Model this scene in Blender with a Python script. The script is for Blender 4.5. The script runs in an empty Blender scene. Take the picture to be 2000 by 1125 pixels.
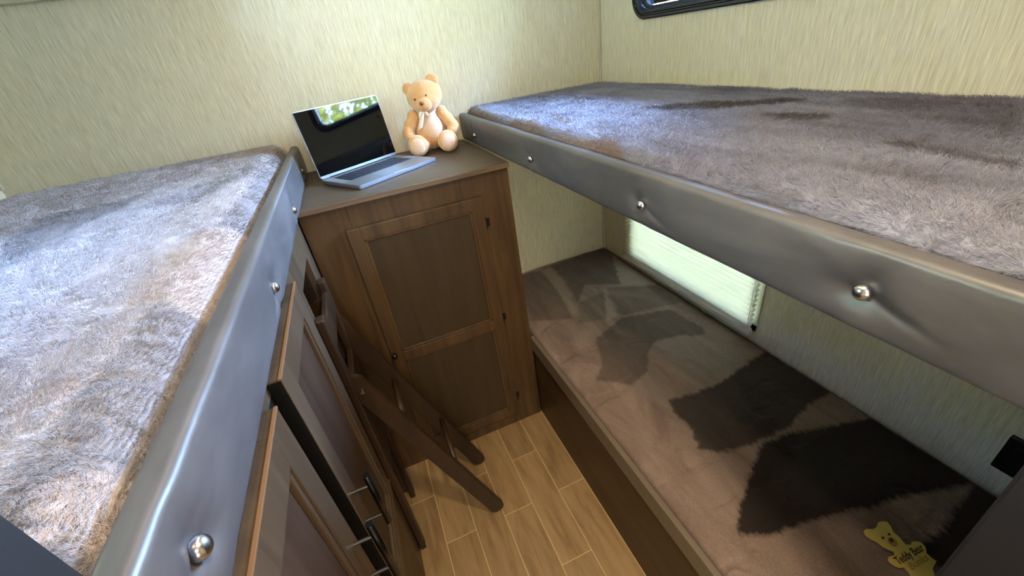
import bpy, bmesh, math, random
import numpy as np
from mathutils import Vector, Matrix, Euler

S = bpy.context.scene
COL = S.collection
PI = math.pi
random.seed(7)
RNG = np.random.default_rng(11)

# ------------------------------------------------------------------ camera
cam_d = bpy.data.cameras.new('camera')
cam_d.sensor_width = 36.0
cam_d.lens = 798.9 / 2000 * 36.0
cam_d.clip_start = 0.02
cam = bpy.data.objects.new('camera', cam_d)
cam.location = (-1.1806, -1.8542, 1.5493)
cam.rotation_euler = (1.0298, 0.1332, -0.3854)
COL.objects.link(cam)
S.camera = cam

# ------------------------------------------------------------------ sky, sun, lamps, exposure
S.view_settings.view_transform = 'Standard'
S.view_settings.look = 'None'
S.view_settings.exposure = 0.36
S.view_settings.gamma = 1.0
S.view_settings.use_curve_mapping = False

W = bpy.data.worlds.new('sky'); S.world = W
W.use_nodes = True
wn = W.node_tree.nodes; wl = W.node_tree.links
wn.clear()
wo = wn.new('ShaderNodeOutputWorld'); wb = wn.new('ShaderNodeBackground')
tc = wn.new('ShaderNodeTexCoord'); sx = wn.new('ShaderNodeSeparateXYZ'); cr = wn.new('ShaderNodeValToRGB')
wl.new(tc.outputs['Generated'], sx.inputs[0]); wl.new(sx.outputs['Z'], cr.inputs[0])
cr.color_ramp.elements[0].position = 0.0; cr.color_ramp.elements[0].color = (0.46, 0.66, 1.0, 1)
cr.color_ramp.elements[1].position = 0.8; cr.color_ramp.elements[1].color = (0.27, 0.47, 1.0, 1)
wl.new(cr.outputs[0], wb.inputs[0]); wb.inputs[1].default_value = 195.0
wl.new(wb.outputs[0], wo.inputs[0])

sun_d = bpy.data.lights.new('sun', 'SUN'); sun_d.energy = 80.0; sun_d.angle = 0.02; sun_d.color = (1.0, 0.95, 0.84)
sun = bpy.data.objects.new('sun', sun_d); sun.rotation_euler = (0.9, -0.35, 0); COL.objects.link(sun)

def area(name, loc, rot, sx_, sy_, power, color, portal=False):
    d = bpy.data.lights.new(name, 'AREA'); d.shape = 'RECTANGLE'; d.size = sx_; d.size_y = sy_
    d.energy = power; d.color = color
    if portal: d.cycles.is_portal = True
    o = bpy.data.objects.new(name, d); o.location = loc; o.rotation_euler = rot; COL.objects.link(o)
    return o
# warm ceiling lamps over the aisle and hall, plus added unseen fill lights
area('ceiling_lamp_light', (-.92, -1.74, 1.99), (0, 0, 0), 0.10, 0.10, 9.0, (1.0, 0.80, 0.56))
area('rail_streak_fill_light', (-1.10, -1.0, 2.005), (0, 0, 0), 0.04, 1.3, 3.6, (1.0, 0.76, 0.50))  # added unseen strip that streaks the rail vinyl gold
area('hall_lamp_light', (-1.1, -2.75, 1.99), (0, 0, 0), 0.5, 0.5, 14.0, (1.0, 0.88, 0.72))
area('hall_fill_light', (-1.35, -3.55, 1.15), (PI/2, 0, 0), 1.2, 0.9, 16.0, (1.0, 0.95, 0.88))  # unseen hall source added to brighten the lower bunk
# portals: openings the sky light comes through (no light of their own)
area('window_portal', (0.05, -0.645, 1.755), (0, PI/2, 0), 0.36, 0.8, 1, (1, 1, 1), True)
area('window_portal', (0.05, -0.61, 0.80), (0, PI/2, 0), 0.6, 0.8, 1, (1, 1, 1), True)

area('window_portal', (-2.32, -1.125, 1.755), (0, -PI/2, 0), 0.36, 0.78, 1, (1, 1, 1), True)

# ------------------------------------------------------------------ helpers
def lin(r, g, b):
    f = lambda c: (c/255/12.92) if c/255 <= 0.04045 else ((c/255+0.055)/1.055)**2.4
    return (f(r), f(g), f(b), 1.0)

def mat(name, base=(0.5, 0.5, 0.5, 1), rough=0.5, metal=0.0, **kw):
    m = bpy.data.materials.new(name); m.use_nodes = True
    b = m.node_tree.nodes['Principled BSDF']
    b.inputs['Base Color'].default_value = base
    b.inputs['Roughness'].default_value = rough
    b.inputs['Metallic'].default_value = metal
    for k, v in kw.items():
        b.inputs[k].default_value = v
    return m
def nodes(m):
    return m.node_tree.nodes, m.node_tree.links, m.node_tree.nodes['Principled BSDF']

def coord(m, scale=(1, 1, 1), rot=(0, 0, 0), kind='Object'):
    n, l, b = nodes(m)
    t = n.new('ShaderNodeTexCoord'); mp = n.new('ShaderNodeMapping')
    mp.inputs['Scale'].default_value = scale; mp.inputs['Rotation'].default_value = rot
    l.new(t.outputs[kind], mp.inputs[0]); return mp.outputs[0]
def noise(m, vec, scale, detail=4, rough=0.5, dist=0.0):
    n, l, b = nodes(m)
    t = n.new('ShaderNodeTexNoise'); t.inputs['Scale'].default_value = scale
    t.inputs['Detail'].default_value = detail; t.inputs['Roughness'].default_value = rough
    t.inputs['Distortion'].default_value = dist
    l.new(vec, t.inputs['Vector']); return t.outputs['Fac']
def ramp(m, fac, stops):
    n, l, b = nodes(m)
    r = n.new('ShaderNodeValToRGB'); e = r.color_ramp.elements
    e[0].position, e[0].color = stops[0]; e[1].position, e[1].color = stops[-1]
    for p, c in stops[1:-1]:
        x = e.new(p); x.color = c
    l.new(fac, r.inputs[0]); return r.outputs[0]
def bump(m, h, strength=0.3, dist=0.002):
    n, l, b = nodes(m)
    t = n.new('ShaderNodeBump'); t.inputs['Strength'].default_value = strength; t.inputs['Distance'].default_value = dist
    l.new(h, t.inputs['Height']); l.new(t.outputs[0], b.inputs['Normal'])
def mixc(m, fac, a, c, mode='MIX'):
    n, l, b = nodes(m)
    t = n.new('ShaderNodeMix'); t.data_type = 'RGBA'; t.blend_type = mode
    for i, v in ((0, fac), (6, a), (7, c)):
        if hasattr(v, 'links') or hasattr(v, 'is_linked'): l.new(v, t.inputs[i])
        else: t.inputs[i].default_value = v
    return t.outputs[2]
def base(m, c):
    n, l, b = nodes(m); l.new(c, b.inputs['Base Color'])

# wallpaper: linen weave with fine upright threads
def wallpaper(name, sc):
    m = mat(name, rough=0.62)
    v = coord(m, sc)
    a = noise(m, v, 1.0, 6, 0.6)
    v2 = coord(m, tuple(s*3.1 for s in sc)); b2 = noise(m, v2, 1.0, 3, 0.5)
    c1 = ramp(m, a, [(0.30, lin(204, 191, 158)), (0.5, lin(219, 208, 178)), (0.74, lin(230, 221, 196))])
    c2 = ramp(m, b2, [(0.35, lin(225, 225, 222)), (0.6, lin(255, 255, 255))])
    base(m, mixc(m, 1.0, c1, c2, 'MULTIPLY')); bump(m, a, 0.15, 0.0008)
    return m
M_wall_x = wallpaper('linen_wallpaper', (190, 190, 7.0))

def wood(name, dark, light, scale, rough=0.42, kind='Object', spec=0.4):
    m = mat(name, rough=rough); v = coord(m, scale, kind=kind)
    a = noise(m, v, 1.0, 5, 0.6, 0.4)
    v2 = coord(m, tuple(s*4 for s in scale), kind=kind); a2 = noise(m, v2, 1.0, 3, 0.6)
    c = ramp(m, a, [(0.30, dark), (0.68, light)])
    c2 = ramp(m, a2, [(0.30, (0.82, 0.82, 0.82, 1)), (0.65, (1, 1, 1, 1))])
    base(m, mixc(m, 1.0, c, c2, 'MULTIPLY')); bump(m, a2, 0.08, 0.0005)
    m.node_tree.nodes['Principled BSDF'].inputs['Specular IOR Level'].default_value = spec
    return m
M_wood_v = wood('walnut_wood_upright_grain', lin(58, 40, 20), lin(90, 66, 37), (22, 22, 1.6))
M_wood_x = wood('walnut_wood_cross_grain', lin(58, 40, 20), lin(90, 66, 37), (1.6, 22, 22))
M_wood_y = wood('walnut_wood_long_grain', lin(52, 36, 18), lin(78, 56, 32), (22, 1.6, 22))
M_panel = wood('walnut_panel', lin(54, 40, 20), lin(64, 49, 27), (18, 18, 1.2), 0.5)
M_door_l = wood('wardrobe_door_wood', lin(64, 50, 37), lin(82, 66, 49), (20, 20, 1.5), 0.35)
M_panel_l = wood('wardrobe_door_panel', lin(52, 36, 26), lin(64, 46, 33), (20, 20, 1.5), 0.42)
M_edge = mat('pale_wood_edge', lin(112, 82, 54), 0.45)  # pale tone paints light on the door tops; the moulding shares it
M_chair = wood('dark_stained_chair_wood', lin(38, 25, 15), lin(58, 40, 25), (14, 14, 3), 0.4)
M_top = wood('dark_laminate', lin(66, 54, 40), lin(82, 68, 51), (3, 18, 18), 0.48, spec=0.35)
M_ply = wood('plywood', lin(120, 88, 52), lin(150, 115, 70), (16, 1.6, 16), 0.6)
M_dark = mat('black_painted_trim', lin(6, 6, 11), 0.7)
M_black = mat('black_metal', lin(10, 10, 11), 0.3, 0.6)
M_chrome = mat('nickel', (0.50, 0.50, 0.52, 1), 0.24, 1.0)
M_blackpl = mat('black_plastic', lin(14, 14, 14), 0.35)

# floor: wood-look plank tiles with pale grout, laid lengthwise
def floor_mat():
    m = mat('plank_tile_floor', rough=0.42); n, l, b = nodes(m)
    t = n.new('ShaderNodeTexCoord'); s = n.new('ShaderNodeSeparateXYZ'); l.new(t.outputs['Object'], s.inputs[0])
    def mth(op, a, c=None, d=None):
        q = n.new('ShaderNodeMath'); q.operation = op
        for i, v in enumerate((a, c, d)):
            if v is None: continue
            if hasattr(v, 'is_linked'): l.new(v, q.inputs[i])
            else: q.inputs[i].default_value = v
        return q.outputs[0]
    u = mth('DIVIDE', mth('ADD', s.outputs['X'], 0.711+0.1165*20), 0.1165)
    ci = mth('FLOOR', u); fu = mth('FRACT', u)
    odd = mth('MODULO', ci, 2.0)
    vv = mth('ADD', mth('DIVIDE', mth('ADD', s.outputs['Y'], 10*0.46+0.26), 0.46), mth('MULTIPLY', odd, 0.46))
    fv = mth('FRACT', vv); ri = mth('FLOOR', vv)
    eu = mth('MULTIPLY', mth('MINIMUM', fu, mth('SUBTRACT', 1.0, fu)), 0.1165)
    ev = mth('MULTIPLY', mth('MINIMUM', fv, mth('SUBTRACT', 1.0, fv)), 0.46)
    g = mth('LESS_THAN', mth('MINIMUM', eu, ev), 0.0011)
    cv = n.new('ShaderNodeCombineXYZ'); l.new(ci, cv.inputs[0]); l.new(ri, cv.inputs[1])
    wn_ = n.new('ShaderNodeTexWhiteNoise'); l.new(cv.outputs[0], wn_.inputs['Vector'])
    off = n.new('ShaderNodeVectorMath'); off.operation = 'ADD'
    l.new(t.outputs['Object'], off.inputs[0]); l.new(wn_.outputs['Color'], off.inputs[1])
    mp = n.new('ShaderNodeMapping'); mp.inputs['Scale'].default_value = (34, 4.5, 1); l.new(off.outputs[0], mp.inputs[0])
    a = noise(m, mp.outputs[0], 1.0, 5, 0.6, 0.5)
    c = ramp(m, a, [(0.28, lin(130, 101, 65)), (0.5, lin(157, 127, 86)), (0.75, lin(173, 143, 101))])
    tone = ramp(m, wn_.outputs['Value'], [(0.0, (0.86, 0.86, 0.86, 1)), (1.0, (1.04, 1.04, 1.04, 1))])
    c = mixc(m, 1.0, c, tone, 'MULTIPLY')
    base(m, mixc(m, g, c, lin(214, 186, 136)))
    return m
M_floor = floor_mat()

# plush pile: soft sheen fibre; 'nap' attribute = brushed pile, plus painted edge shade and sheen fringe
def plush(name, low, mid, high, sheen=0.6, nap_dark=None, nap_light=None, str_scale=(9, 3.0, 4)):
    m = mat(name, rough=0.92); n, l, b = nodes(m)
    b.inputs['Specular IOR Level'].default_value = 0.15
    b.inputs['Sheen Weight'].default_value = sheen*.4; b.inputs['Sheen Roughness'].default_value = 0.45
    v = coord(m, str_scale); a = noise(m, v, 1.0, 5, 0.62, 0.9)
    v2 = coord(m, (1, 1, 1)); f = noise(m, v2, 260, 3, 0.7)
    c = ramp(m, a, [(0.34, low), (0.5, mid), (0.66, high)])
    if nap_dark is not None:
        at = n.new('ShaderNodeAttribute'); at.attribute_name = 'nap'
        ss = n.new('ShaderNodeSeparateColor'); l.new(at.outputs['Color'], ss.inputs[0])
        c = mixc(m, ss.outputs[0], c, nap_dark); c = mixc(m, ss.outputs[1], c, nap_light)
    c2 = ramp(m, f, [(0.3, (0.70, 0.70, 0.70, 1)), (0.62, (1, 1, 1, 1))])
    base(m, mixc(m, 1.0, c, c2, 'MULTIPLY')); bump(m, f, 0.6, 0.003)
    return m
M_fur_r = plush('grey_brown_plush', lin(110, 109, 120), lin(131, 131, 144), lin(149, 150, 165), 0.5, lin(66, 54, 48), lin(116, 95, 80))
M_fur_l = plush('pale_taupe_plush', lin(176, 168, 168), lin(192, 185, 186), lin(204, 198, 201), 0.5, lin(112, 110, 114), lin(190, 170, 154))
M_fur_b = plush('mocha_velour', lin(122, 102, 90), lin(140, 119, 106), lin(154, 133, 120), 0.25, lin(50, 42, 37), lin(158, 144, 130))
def vinyl_mat():
    m = mat('taupe_vinyl', rough=0.38); m.node_tree.nodes['Principled BSDF'].inputs['Specular IOR Level'].default_value = 0.5; v = coord(m, (5, 3, 9)); a = noise(m, v, 1.0, 5, 0.6, 0.4)
    base(m, ramp(m, a, [(0.3, lin(62, 59, 59)), (0.5, lin(75, 72, 72)), (0.72, lin(92, 89, 89))]))
    v2 = coord(m, (1, 1, 1)); g = noise(m, v2, 420, 2, 0.5); bump(m, g, 0.12, 0.0006)
    return m
M_vinyl = vinyl_mat()

def T(o, label=None, cat=None, group=None, kind=None):
    for k, v in (('label', label), ('category', cat), ('group', group), ('kind', kind)):
        if v: o[k] = v
    return o
def empty(name, loc, label, cat, rotz=0, group=None):
    o = bpy.data.objects.new(name, None); o.location = loc; o.rotation_euler = (0, 0, rotz)
    o.empty_display_size = 0.1; COL.objects.link(o); T(o, label, cat, group); return o
def origin(p):
    v = Vector((0, 0, 0))
    while p is not None: v = v + p.location; p = p.parent
    return v
def link(name, me, m, parent=None, local=False, smooth=False):
    if isinstance(me, bmesh.types.BMesh):
        bm = me; me = bpy.data.meshes.new(name)
        if parent is not None and not local:
            bmesh.ops.translate(bm, verts=bm.verts, vec=-origin(parent))
        bm.to_mesh(me); bm.free()
    elif parent is not None and not local:
        me.transform(Matrix.Translation(-origin(parent)))
    if isinstance(m, (list, tuple)):
        for x in m: me.materials.append(x)
    elif m is not None: me.materials.append(m)
    if smooth:
        for p in me.polygons: p.use_smooth = True
    o = bpy.data.objects.new(name, me); COL.objects.link(o)
    if parent is not None: o.parent = parent
    return o
def box(bm, lo, hi, bev=0.0, seg=2, mi=0):
    r = bmesh.ops.create_cube(bm, size=1.0); vs = r['verts']
    c = [(lo[i]+hi[i])/2 for i in range(3)]; d = [abs(hi[i]-lo[i]) for i in range(3)]
    for v in vs: v.co = Vector((c[0]+v.co.x*d[0], c[1]+v.co.y*d[1], c[2]+v.co.z*d[2]))
    fs = set(f for v in vs for f in v.link_faces)
    if bev > 0:
        es = list(set(e for v in vs for e in v.link_edges))
        r2 = bmesh.ops.bevel(bm, geom=es, offset=bev, segments=seg, affect='EDGES', profile=0.6)
        fs = set(r2['faces']) | set(f for f in fs if f.is_valid)
    for f in fs:
        if f.is_valid: f.material_index = mi
def cyl(bm, a, b, r, n=16, r2=None, cap=True):
    a = Vector(a); b = Vector(b); d = b-a
    R = bmesh.ops.create_cone(bm, cap_ends=cap, segments=n, radius1=r, radius2=r if r2 is None else r2, depth=d.length)
    q = Vector((0, 0, 1)).rotation_difference(d.normalized()).to_matrix().to_4x4()
    bmesh.ops.transform(bm, matrix=Matrix.Translation((a+b)/2) @ q, verts=R['verts'])
    return R['verts']
def ball(bm, c, r, u=24, v=14, rot=None):
    R = bmesh.ops.create_uvsphere(bm, u_segments=u, v_segments=v, radius=1.0)
    m = Matrix.Diagonal((*((r, r, r) if isinstance(r, (int, float)) else r), 1))
    if rot: m = Euler(rot).to_matrix().to_4x4() @ m
    bmesh.ops.transform(bm, matrix=Matrix.Translation(c) @ m, verts=R['verts'])
    return R['verts']
def prism(bm, pts, axis, a, b, bev=0.0):
    """outline pts (2D) extruded along axis between a and b"""
    def P(p, t):
        return {0: (t, p[0], p[1]), 1: (p[0], t, p[1]), 2: (p[0], p[1], t)}[axis]
    v0 = [bm.verts.new(P(p, a)) for p in pts]; v1 = [bm.verts.new(P(p, b)) for p in pts]
    n = len(pts); fs = [bm.faces.new(v0), bm.faces.new(list(reversed(v1)))]
    for i in range(n):
        fs.append(bm.faces.new((v0[i], v1[i], v1[(i+1) % n], v0[(i+1) % n])))
    bmesh.ops.recalc_face_normals(bm, faces=fs)
    if bev:
        es = [e for e in fs[0].edges] + [e for e in fs[1].edges]
        bmesh.ops.bevel(bm, geom=es, offset=bev, segments=2, affect='EDGES')
def BM(): return bmesh.new()

# value noise on a numpy grid
def vnoise(X, Y, seed):
    xi = np.floor(X).astype(int); yi = np.floor(Y).astype(int); fx = X-xi; fy = Y-yi
    fx = fx*fx*(3-2*fx); fy = fy*fy*(3-2*fy)
    def h(a, b):
        k = (a*374761393 + b*668265263 + seed*1442695041) & 0x7fffffff
        k = ((k ^ (k >> 13))*1274126177) & 0x7fffffff
        return ((k ^ (k >> 16)) & 0xffff)/65535.0
    return (h(xi, yi)*(1-fx)+h(xi+1, yi)*fx)*(1-fy)+(h(xi, yi+1)*(1-fx)+h(xi+1, yi+1)*fx)*fy
def fbm(X, Y, seed, o=4, g=0.5):
    s = 0; a = 1; t = 0
    for i in range(o):
        s = s+a*vnoise(X*2**i, Y*2**i, seed+i*17); t += a; a *= g
    return s/t

def grid_mesh(name, P, closed_u=False):
    nu, nv = P.shape[:2]
    verts = P.reshape(-1, 3)
    iu = np.arange(nu if closed_u else nu-1); jv = np.arange(nv-1)
    I, J = np.meshgrid(iu, jv, indexing='ij'); I2 = (I+1) % nu
    f = np.stack([I*nv+J, I2*nv+J, I2*nv+J+1, I*nv+J+1], -1).reshape(-1, 4)
    me = bpy.data.meshes.new(name)
    me.from_pydata(verts.tolist(), [], f.tolist()); me.update()
    return me

# ------------------------------------------------------------------ the room
XR, XL, YN, ZC = 0.0, -2.27, -3.6, 2.02
def struct(name, bm, m):
    o = link(name, bm, m); T(o, kind='structure'); return o
bm = BM(); box(bm, (XL-.1, YN, -.04), (XR+.06, .06, 0)); struct('floor', bm, M_floor)
bm = BM(); box(bm, (XL-.1, YN, ZC), (XR+.06, .06, ZC+.05))
M_ceil = mat('white_ceiling_board', lin(214, 208, 192), 0.7); struct('ceiling', bm, M_ceil)
bm = BM(); box(bm, (XL-.1, 0, 0), (XR+.06, .05, ZC)); struct('wall_back', bm, M_wall_x)
bm = BM(); U3 = (-1.50, -.75, 1.585, 1.925)
box(bm, (XL-.06, YN, 0), (XL, U3[0], ZC)); box(bm, (XL-.06, U3[1], 0), (XL, 0, ZC))
box(bm, (XL-.06, U3[0], 0), (XL, U3[1], U3[2])); box(bm, (XL-.06, U3[0], U3[3]), (XL, U3[1], ZC))
struct('wall_left', bm, M_wall_x)
bm = BM(); box(bm, (XL-.1, YN-.05, -.04), (XR+.06, YN, ZC)); struct('wall_hall', bm, M_wall_x)
# right wall with two openings
U = (-1.02, -.27, 1.585, 1.925)        # upper window opening y0,y1,z0,z1
Lw = (-.985, -.235, .545, 1.06)        # lower
bm = BM()
x0, x1 = 0.0, .045
box(bm, (x0, YN, 0), (x1, U[0], ZC)); box(bm, (x0, U[1], 0), (x1, .0, ZC))
box(bm, (x0, U[0], U[3]), (x1, U[1], ZC)); box(bm, (x0, U[0], Lw[3]), (x1, U[1], U[2]))
box(bm, (x0, U[0], 0), (x1, U[1], Lw[2]))
box(bm, (x0, Lw[1], Lw[2]), (x1, U[1], Lw[3])) if Lw[1] < U[1] else None
box(bm, (x0, U[0], Lw[2]), (x1, Lw[0], Lw[3]))
struct('wall_right', bm, M_wall_x)
# corner and cornice trims
M_trim = mat('beige_wall_trim', lin(190, 182, 156), 0.5)
bm = BM(); box(bm, (-.010, -.010, 0), (0, 0, ZC), .003); struct('trim_1', bm, M_trim)
bm = BM(); box(bm, (XL, -.03, 1.83), (-1.6, 0, ZC), .008); struct('trim_2', bm, M_trim)
bm = BM(); box(bm, (XL, -.014, 1.36), (XL+.012, 0, 1.83), .003); struct('trim_3', bm, M_trim)
# partitions either side of the doorway
bm = BM(); box(bm, (XL, -1.82, 0), (-1.372, -1.663, ZC), .004)
struct('wall_front_left', bm, M_dark)
bm = BM(); box(bm, (-.705, -1.90, 0), (0, -1.792, ZC), .004)
struct('wall_front_right', bm, M_dark)

# upper window: rounded black frame with stepped profile and glass
def rrect(y0, y1, z0, z1, r, n=8):
    pts = []
    for cy, cz, a0 in ((y1-r, z1-r, 0), (y0+r, z1-r, PI/2), (y0+r, z0+r, PI), (y1-r, z0+r, 1.5*PI)):
        for k in range(n+1):
            a = a0+PI/2*k/n; pts.append((cy+r*math.cos(a), cz+r*math.sin(a)))
    return pts
def ring_frame(bm, loops):
    rows = []
    for x, (y0, y1, z0, z1, r) in loops:
        rows.append([bm.verts.new((x, p[0], p[1])) for p in rrect(y0, y1, z0, z1, r)])
    n = len(rows[0])
    for a, b in zip(rows, rows[1:]):
        for i in range(n): bm.faces.new((a[i], a[(i+1) % n], b[(i+1) % n], b[i]))
    return rows
def off(w, d, r): return (w[0]-d, w[1]+d, w[2]-d, w[3]+d, r)
M_frame = mat('black_window_frame', lin(26, 30, 36), 0.22); 
bm = BM()
prof = [(.044, -.006, 0.060), (-.001, .026, 0.080), (-.010, .026, 0.080), (-.013, .022, 0.078), (-.013, .015, 0.072), (-.007, .012, 0.070),
        (-.007, .009, 0.068), (-.012, .006, 0.066), (-.012, -.001, 0.060), (.0, -.006, 0.056), (.012, -.008, 0.055), (.016, -.016, 0.050), (.044, -.016, 0.050), (.044, -.006, 0.060)]
ring_frame(bm, [(x, off((-1.03, -.268, 1.582, 1.928), d, r)) for x, d, r in prof])
bmesh.ops.recalc_face_normals(bm, faces=bm.faces)
w1 = struct('window_1', bm, M_frame)
def glass_mat():
    m = bpy.data.materials.new('window_glass'); m.use_nodes = True
    n = m.node_tree.nodes; l = m.node_tree.links; n.clear()
    o = n.new('ShaderNodeOutputMaterial'); t = n.new('ShaderNodeBsdfTransparent'); g = n.new('ShaderNodeBsdfGlossy')
    g.inputs['Roughness'].default_value = 0.02; t.inputs['Color'].default_value = (.93, .95, .94, 1)
    f = n.new('ShaderNodeFresnel'); f.inputs['IOR'].default_value = 1.45
    x = n.new('ShaderNodeMixShader'); l.new(f.outputs[0], x.inputs[0]); l.new(t.outputs[0], x.inputs[1]); l.new(g.outputs[0], x.inputs[2])
    l.new(x.outputs[0], o.inputs[0]); return m
M_glass = glass_mat()
bm = BM(); box(bm, (.026, -1.012, 1.60), (.030, -.286, 1.915)); link('window_pane', bm, M_glass, w1)

# the window over the upper left bunk, out of the picture
bm = BM()
ring_frame(bm, [(XL-x, off((-1.51, -.748, 1.582, 1.928), d, r)) for x, d, r in prof])
bmesh.ops.recalc_face_normals(bm, faces=bm.faces)
w3 = struct('window_3', bm, M_frame)
bm = BM(); box(bm, (XL-.030, -1.492, 1.60), (XL-.026, -.766, 1.915)); link('window_pane', bm, M_glass, w3)

# lower window behind a pleated blind
bm = BM()
y0, y1, z0, z1 = -1.0, -.22, .525, 1.075
for lo, hi in (((-.004, y0-.016, z0-.012), (.0, y0+.014, z1)), ((-.004, y1-.014, z0-.012), (.0, y1+.012, z1)), ((-.004, y0-.016, z1-.01), (.0, y1+.012, z1+.02)), ((-.004, y0-.016, z0-.016), (.0, y1+.012, z0+.016))):
    box(bm, lo, hi, .0015)
w2 = struct('window_2', bm, M_trim)
bm = BM(); box(bm, (.030, Lw[0], Lw[2]), (.034, Lw[1], Lw[3])); link('window_pane', bm, M_glass, w2)
def blind_mat():
    m = bpy.data.materials.new('translucent_pleated_fabric'); m.use_nodes = True
    n = m.node_tree.nodes; l = m.node_tree.links; n.clear()
    o = n.new('ShaderNodeOutputMaterial'); t = n.new('ShaderNodeBsdfTranslucent'); d = n.new('ShaderNodeBsdfDiffuse')
    t.inputs['Color'].default_value = lin(240, 226, 186); d.inputs['Color'].default_value = lin(222, 218, 198)
    x = n.new('ShaderNodeMixShader'); x.inputs[0].default_value = .066
    l.new(d.outputs[0], x.inputs[1]); l.new(t.outputs[0], x.inputs[2]); l.new(x.outputs[0], o.inputs[0]); return m
M_blind = blind_mat()
bt = empty('pleated_blind', (-.02, -.61, .50), 'cream pleated blind glowing with daylight over the low window above the lower bed', 'blind')
bm = BM()
npl = 26; zz0, zz1 = .515, 1.07
prev = None
for k in range(npl*2+1):
    z = zz0+(zz1-zz0)*k/(npl*2); x = -.010 if k % 2 else -.022
    a = bm.verts.new((x, -1.003, z)); b = bm.verts.new((x, -.222, z))
    if prev: bm.faces.new((prev[0], prev[1], b, a))
    prev = (a, b)
link('blind_fabric', bm, M_blind, bt)
M_rail = mat('cream_blind_rail', lin(224, 220, 205), 0.5)
bm = BM(); box(bm, (-.026, -1.006, .498), (-.006, -.219, .517), .003); link('bottom_rail', bm, M_rail, bt)
bm = BM(); box(bm, (-.03, -1.006, 1.07), (-.0005, -.219, 1.095), .003); link('head_rail', bm, M_rail, bt)
for y in (-.985, -.24):
    bm = BM(); cyl(bm, (-.016, y, .51), (-.016, y, 1.08), .0012, 8); link('cord', bm, M_rail, bt)

# black plate on the right wall
wp = empty('wall_plate', (0, -1.70, .594), 'black rectangular wall plate low on the right wall beside the dark door jamb', 'wall plate')
bm = BM(); box(bm, (-.012, -1.745, .545), (0, -1.662, .648), .003); link('cover', bm, M_blackpl, wp)
bm = BM(); box(bm, (-.015, -1.728, .565), (-.011, -1.68, .628), .002); link('socket_insert', bm, M_blackpl, wp)

# ------------------------------------------------------------------ padded vinyl rails with button dimples
def rail(name, parent, xo, xi, yA, yB, z0, z1, side, btn, seed):
    """xo outer face, xi inner face; side=-1 when the outer face looks to -x"""
    t = abs(xo-xi); r = .009; prof = []
    def arc(cu, cz, a0, a1, n=6):
        for k in range(n+1):
            a = a0+(a1-a0)*k/n; prof.append((cu+r*math.cos(a), cz+r*math.sin(a)))
    # u: 0 inner .. t outer
    arc(t-r, z1-r, PI/2, 0)
    for k in range(1, 26): prof.append((t, (z1-r)+(z0+r-z1+r)*k/26))
    arc(t-r, z0+r, 0, -PI/2); arc(r, z0+r, -PI/2, -PI)
    arc(r, z1-r, PI, PI/2)
    for k in range(1, 5): prof.append((r+(t-2*r)*k/5, z1))
    ny = int((yB-yA)/.005)
    ys = np.linspace(yA, yB, ny)
    pu = np.array([p[0] for p in prof]); pz = np.array([p[1] for p in prof])
    PU, Yg = np.meshgrid(pu, ys, indexing='ij'); PZ, _ = np.meshgrid(pz, ys, indexing='ij')
    outer = np.clip((PU-t*.5)/(t*.5), 0, 1)
    zc = (z0+z1)/2
    d = .0035*(1-((PZ-zc)/((z1-z0)/2))**2)                       # padding bulges
    d = d+.0016*(fbm(Yg*14, PZ*30, seed)-.5)
    for by, bz in btn:
        R2 = ((Yg-by)/.026)**2+((PZ-bz)/.022)**2
        d = d-.009*np.exp(-R2)
        ang = np.arctan2(PZ-bz, (Yg-by)); rr = np.sqrt((Yg-by)**2+(PZ-bz)**2)
        d = d+.0016*np.cos(ang*3+by*9)*np.exp(-((rr-.03)/.022)**2)
        d = d-.0035*np.exp(-((PZ-bz-(Yg-by)*.25)/.006)**2)*np.exp(-((Yg-by+.035)/.03)**2)
    PU2 = PU+d*outer
    topw = np.clip((PZ-(z1-r))/r, 0, 1); PZ2 = PZ+topw*.0018*(fbm(Yg*9, PU*10, seed+5)-.5)
    end = np.minimum(1, np.minimum(Yg-yA, yB-Yg)/.008); end = np.sqrt(np.clip(1-(1-end)**2, 0, 1))
    cu = t/2
    PU2 = cu+(PU2-cu)*(.55+.45*end); PZ2 = zc+(PZ2-zc)*(.93+.07*end)
    X = (xo-side*(-1)*0)+0*PU2
    X = xi+side*PU2
    P = np.stack([X, Yg, PZ2], -1)
    me = grid_mesh(name, P, True)
    bm = BM(); bm.from_mesh(me)
    bm.verts.ensure_lookup_table(); n = len(prof)
    bm.faces.new([bm.verts[i*ny] for i in range(n)]); bm.faces.new([bm.verts[i*ny+ny-1] for i in reversed(range(n))])
    bmesh.ops.recalc_face_normals(bm, faces=bm.faces)
    o = link(name, bm, M_vinyl, parent, smooth=True)
    xb = xi+side*(t+.0035-.009)
    for by, bz in btn:
        b = BM(); ball(b, (xb+side*.0035, by, bz), (.0085, .0098, .0098), 24, 14)
        q = link('button', b, M_chrome, None, smooth=True)
        q.data.transform(Matrix.Translation(-origin(parent))); q.parent = o
    return o

# upper right bunk
br = empty('bunk_platform', (-.35, -.9, 1.20), 'upper right bunk platform edged by a padded taupe vinyl rail with metal buttons', 'bunk')
bm = BM(); box(bm, (-.684, -1.79, 1.205), (-.001, -.002, 1.225), .002); link('deck', bm, M_ply, br)
rail('rail', br, -.7125, -.684, -1.788, -.003, 1.215, 1.320, -1, [(-.19, 1.252), (-.735, 1.253), (-1.245, 1.256), (-1.63, 1.264)], 3)
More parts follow.
